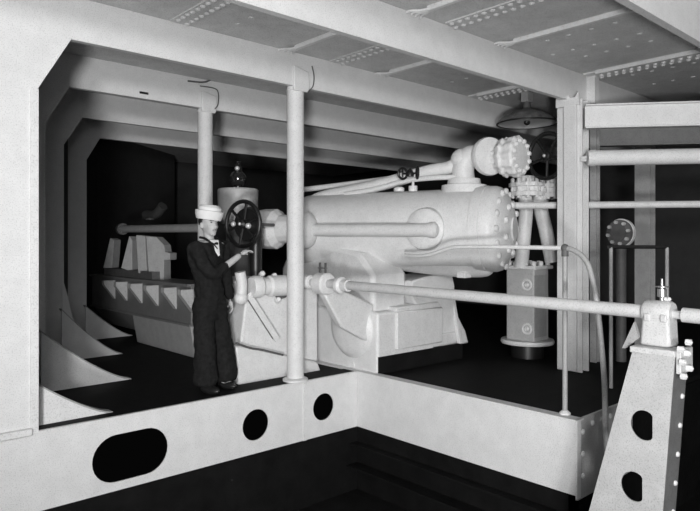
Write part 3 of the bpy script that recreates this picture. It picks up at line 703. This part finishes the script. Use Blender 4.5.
# ================================================================ SAILOR
PD = 6.12; pb = at(210, 300, PD); pb.z = -.005
def L(x, y, z): return pb+R*x+F*y+Z*z
sailor = thing('person', pb, 'sailor in white cap and dark jumper reaching for the large handwheel', 'person')
def skin_mesh(chains, sub=2):
    """chains of (point, radius) joined at shared first points; returns bmesh"""
    me = bpy.data.meshes.new('s'); verts = []; edges = []; rad = []
    for ch in chains:
        prev = None
        for item in ch:
            if isinstance(item, int): prev = item; continue
            verts.append(item[0]); rad.append(item[1])
            if prev is not None: edges.append((prev, len(verts)-1))
            prev = len(verts)-1
    me.from_pydata([tuple(v) for v in verts], edges, [])
    ob = bpy.data.objects.new('s', me); C.objects.link(ob)
    md = ob.modifiers.new('k', 'SKIN'); md.use_smooth_shade = True
    for i, r in enumerate(rad):
        d = me.skin_vertices[0].data[i]
        d.radius = r if isinstance(r, tuple) else (r, r); d.use_root = (i == 0)
    sb = ob.modifiers.new('b', 'SUBSURF'); sb.levels = sub
    dg = bpy.context.evaluated_depsgraph_get(); m2 = bpy.data.meshes.new_from_object(ob.evaluated_get(dg))
    bm = bmesh.new(); bm.from_mesh(m2)
    bpy.data.objects.remove(ob); bpy.data.meshes.remove(m2); bpy.data.meshes.remove(me)
    return bm
def remesh_obj(o, vox, it=3):
    r = o.modifiers.new('r', 'REMESH'); r.mode = 'VOXEL'; r.voxel_size = vox; r.use_smooth_shade = True
    s = o.modifiers.new('s', 'SMOOTH'); s.iterations = it; s.factor = .5
fd = Vector((.87, -.50, 0))     # facing, in (R,F) coordinates
lr = Vector((-.50, -.87, 0))    # his right
def P(f, r, z, o=(0, 0)): return L(o[0]+fd.x*f+lr.x*r, o[1]+fd.y*f+lr.y*r, z)
shR, elR, wrR, haR = L(-.105, -.17, 1.395), L(.065, -.18, 1.125), L(.305, -.02, 1.325), L(.405, .07, 1.39)
shL, elL, wrL = L(.09, .15, 1.395), L(.11, .20, 1.11), L(.15, .24, .86)
hd = (-.012, -.01)
fh = Vector((.77, -.64, 0)); lh = Vector((-.64, -.77, 0))
def HP(f, r, z): return L(hd[0]+fh.x*f+lh.x*r, hd[1]+fh.y*f+lh.y*r, z-.022)
# limbs/torso
ch = [
 [(L(0, 0, .97), .095), (L(-.01, 0, 1.10), .10), (L(-.02, 0, 1.26), .13), (L(-.015, 0, 1.38), .10), (L(-.005, 0, 1.46), .055), (HP(0, 0, 1.53), .053), (HP(.005, 0, 1.60), .06)],
 [3, (shR, .06), (elR, .045), (wrR, .030)],
 [3, (shL, .06), (elL, .045), (wrL, .030)],
 [0, (P(0, .08, .88), .075), (P(.02, .10, .48), .062), (P(.04, .11, .10), .042), (P(.15, .12, .04), .038)],
 [0, (P(0, -.08, .88), .075), (P(.04, -.10, .48), .062), (P(.06, -.11, .10), .042), (P(.17, -.12, .04), .038)]]
bm = skin_mesh(ch)
mb = MB(); mb.bm.free(); mb.bm = bm
rotf = Matrix(((R*fh.x+F*fh.y).to_tuple()+(0,), (-(R*lh.x+F*lh.y)).to_tuple()+(0,), (0, 0, 1, 0), (0, 0, 0, 1))).transposed()
# skull, jaw, nose, brow, lips, ears, chin
mb.sph(HP(.0, 0, 1.655), .1, (.98, .78, 1.02), 24, 16, rotf)
mb.sph(HP(.03, 0, 1.605), .078, (.9, .78, 1.05), 20, 14, rotf)
mb.sph(HP(.068, 0, 1.548), .03, (.9, 1.1, .8), 14, 10, rotf)
mb.lathe(HP(.088, 0, 1.655), (R*fd.x+F*fd.y)*.42-Z, [(0, 0), (.009, 0), (.013, .025), (.017, .048), (.013, .058), (0, .062)], 12)
mb.sph(HP(.105, 0, 1.606), .014, (1, 1.2, .8), 10, 8, rotf)
for s in (-1, 1):
    mb.sph(HP(.082, .03*s, 1.672), .018, (.7, 1.4, .6), 10, 8, rotf)
    mb.sph(HP(.062, .042*s, 1.615), .026, (.8, .8, 1), 10, 8, rotf)
    mb.sph(HP(-.01, .082*s, 1.625), .03, (.62, .35, 1.05), 12, 10, rotf)
mb.sph(HP(.092, 0, 1.582), .013, (.8, 1.9, .7), 10, 8, rotf)
# hands: palm and fingers, right hand curled on the wheel rim
def hand(w, dirv, up, curl=1.0):
    dirv = dirv.normalized(); side = dirv.cross(up).normalized(); pn = side.cross(dirv).normalized()
    mb.sph(w+dirv*.045, .042, (1, .8, .55), 14, 10, Matrix((dirv.to_tuple()+(0,), side.to_tuple()+(0,), pn.to_tuple()+(0,), (0, 0, 0, 1))).transposed())
    for k, ln in enumerate((.068, .076, .070, .055)):
        b0 = w+dirv*.078+side*(-.028+.019*k); p = [b0-dirv*.02, b0]
        d = dirv.copy()
        for j in range(3):
            d = (d-pn*.55*curl).normalized(); p.append(p[-1]+d*ln*(.45, .32, .25)[j])
        mb.tube(p, [.0100, .0075], 10)
    b0 = w+dirv*.025-side*.032
    mb.tube([b0, b0-side*.018+dirv*.025-pn*.01, b0-side*.016+dirv*.05-pn*.03, b0-side*.0+dirv*.065-pn*.045], [.0125, .009], 10)
hand(wrR, haR-wrR, Z, 1.0)
hand(wrL, Vector(L(.17, .25, .76)-wrL), Z, .8)
body = mb.build('body', 'skin', sailor); remesh_obj(body, .0065, 2)
# face details
for s in (-1, 1):
    MB().sph(HP(.087, .032*s, 1.655), .010, (.6, 1.3, .6), 10, 8, rotf).build('eye', 'eye', sailor)
    MB().tube([HP(.088, .05*s, 1.672), HP(.098, .033*s, 1.677), HP(.1, .015*s, 1.673)], .0045, 8).build('eyebrow', 'hair', sailor)
MB().tube([HP(.092, .024, 1.581), HP(.103, .01, 1.583), HP(.103, -.01, 1.583), HP(.092, -.024, 1.581)], .0042, 8).build('mouth', 'lip', sailor)
b = MB(); b.sph(HP(-.018, 0, 1.672), .1, (.98, .83, .98), 24, 16, rotf); hr = b.build('hair', 'hair', sailor)
# cut the hair to the back and sides
bm = bmesh.new(); bm.from_mesh(hr.data); wo = wpos(sailor); fv = R*fh.x+F*fh.y
dele = [v for v in bm.verts if ((v.co+wo-HP(0, 0, 1.655)).dot(fv) > .012) or (v.co+wo).z < 1.60]
bmesh.ops.delete(bm, geom=dele, context='VERTS'); bm.to_mesh(hr.data); bm.free()
sd = hr.modifiers.new('t', 'SOLIDIFY'); sd.thickness = .006
# white cap: upturned brim and soft crown, tilted slightly forward
hatc = HP(.002, 0, 1.695); hax = (Z+(R*fd.x+F*fd.y)*.12-(R*lr.x+F*lr.y)*.06).normalized()
MB().lathe(hatc+hax*.0, hax, [(.100, -.012), (.118, -.01), (.134, .035), (.138, .072), (.129, .076), (.112, .06), (.112, .105), (.085, .132), (0, .138)], 40).build('white_cap', 'cloth', sailor)
# jumper
ch = [
 [(L(-.0, 0, .80), (.17, .155)), (L(-.01, 0, 1.02), (.155, .14)), (L(-.03, 0, 1.18), (.165, .15)), (L(-.03, 0, 1.32), (.165, .135)), (L(-.02, 0, 1.41), (.12, .1)), (L(-.008, 0, 1.455), .075)],
 [3, (shR, .085), (L(-.03, -.19, 1.25), .08), (elR, .07), (L(.13, -.13, 1.185), .056), (L(.195, -.085, 1.245), .052)],
 [3, (shL, .085), (elL, .065), (wrL, .045)]]
bm = skin_mesh(ch); mb = MB(); mb.bm.free(); mb.bm = bm
jp = mb.build('jumper', 'navy', sailor); remesh_obj(jp, .01, 2)
tx = bpy.data.textures.new('folds', 'CLOUDS'); tx.noise_scale = .09; tx.noise_depth = 2
dm = jp.modifiers.new('d', 'DISPLACE'); dm.texture = tx; dm.strength = .035; dm.mid_level = .5
# bell trousers
ch = [[(L(0, 0, 1.02), (.14, .125)), (L(0, 0, .86), (.165, .15)), ], [1, (P(0, .09, .75), .115), (P(.03, .105, .45), .105), (P(.05, .115, .18), .125), (P(.055, .12, .05), .135)],
      [1, (P(.0, -.09, .75), .115), (P(.05, -.12, .45), .105), (P(.07, -.14, .18), .125), (P(.075, -.145, .05), .135)]]
bm = skin_mesh(ch); mb = MB(); mb.bm.free(); mb.bm = bm
tr = mb.build('trousers', 'navy', sailor); remesh_obj(tr, .012, 2)
dm = tr.modifiers.new('d', 'DISPLACE'); dm.texture = tx; dm.strength = .03; dm.mid_level = .5
for s in (1, -1):
    o = P(.11, .12*s, .0); b = MB(); b.sph(o+Z*.045, .05, (2.6, 1.0, .85), 18, 12, rotf); b.build('shoe', 'shoe', sailor)
# square sailor collar edge and white undershirt V
b = MB(); b.prism([HP(.065, .05, 1.475), HP(.065, -.05, 1.475), HP(.150, -.0, 1.33)], (R*fd.x+F*fd.y)*.02+Z*.012)
us = b.build('undershirt', 'cloth', sailor)
b = MB(); b.tube([P(-.06, .075, 1.49), P(.02, .085, 1.475), P(.10, .05, 1.41), P(.145, .0, 1.30)], .012, 8); b.tube([P(-.06, -.075, 1.49), P(.02, -.085, 1.475), P(.10, -.05, 1.41), P(.145, .0, 1.30)], .012, 8)
b.build('collar', 'navy', sailor)

# ================================================================ LIGHT AND CAMERA
def point(name, loc, w, r):
    l = bpy.data.lights.new(name, 'POINT'); l.energy = w; l.shadow_soft_size = r
    o = bpy.data.objects.new(name, l); C.objects.link(o); o.location = loc; return o
point('unseen_flood', (-.85, -.9, 2.15), 560, .4)
point('unseen_flood', (-3.9, -5.2, 2.25), 5300, .5)  # second lamp out of view, added to even out the light
sl = bpy.data.lights.new('deck_fill', 'SPOT'); sl.energy = 4900; sl.shadow_soft_size = .35; sl.spot_size = math.radians(72); sl.spot_blend = .8  # unseen upward fill, added to brighten deck and beams
so = bpy.data.objects.new('deck_fill', sl); C.objects.link(so); so.location = (-2.3, -2.2, .2)
so.rotation_euler = (Vector((4.8, 4.6, 3.5))-so.location).to_track_quat('-Z', 'Y').to_euler()
w = bpy.data.worlds.new('world'); bpy.context.scene.world = w; w.use_nodes = True
w.node_tree.nodes['Background'].inputs[0].default_value = (.5, .5, .5, 1); w.node_tree.nodes['Background'].inputs[1].default_value = .01
cam = bpy.data.cameras.new('camera'); co = bpy.data.objects.new('camera', cam); C.objects.link(co)
cam.sensor_width = 36; cam.lens = FO/700*36; cam.shift_y = -(255.5-V0)/700
co.location = (0, 0, H); co.rotation_euler = (PI/2, 0, math.atan2(-F.x, F.y))
sc = bpy.context.scene; sc.camera = co
sc.view_settings.view_transform = 'Standard'; sc.view_settings.look = 'None'; sc.view_settings.gamma = 1
sc.view_settings.exposure = -1.5; sc.view_settings.use_curve_mapping = False
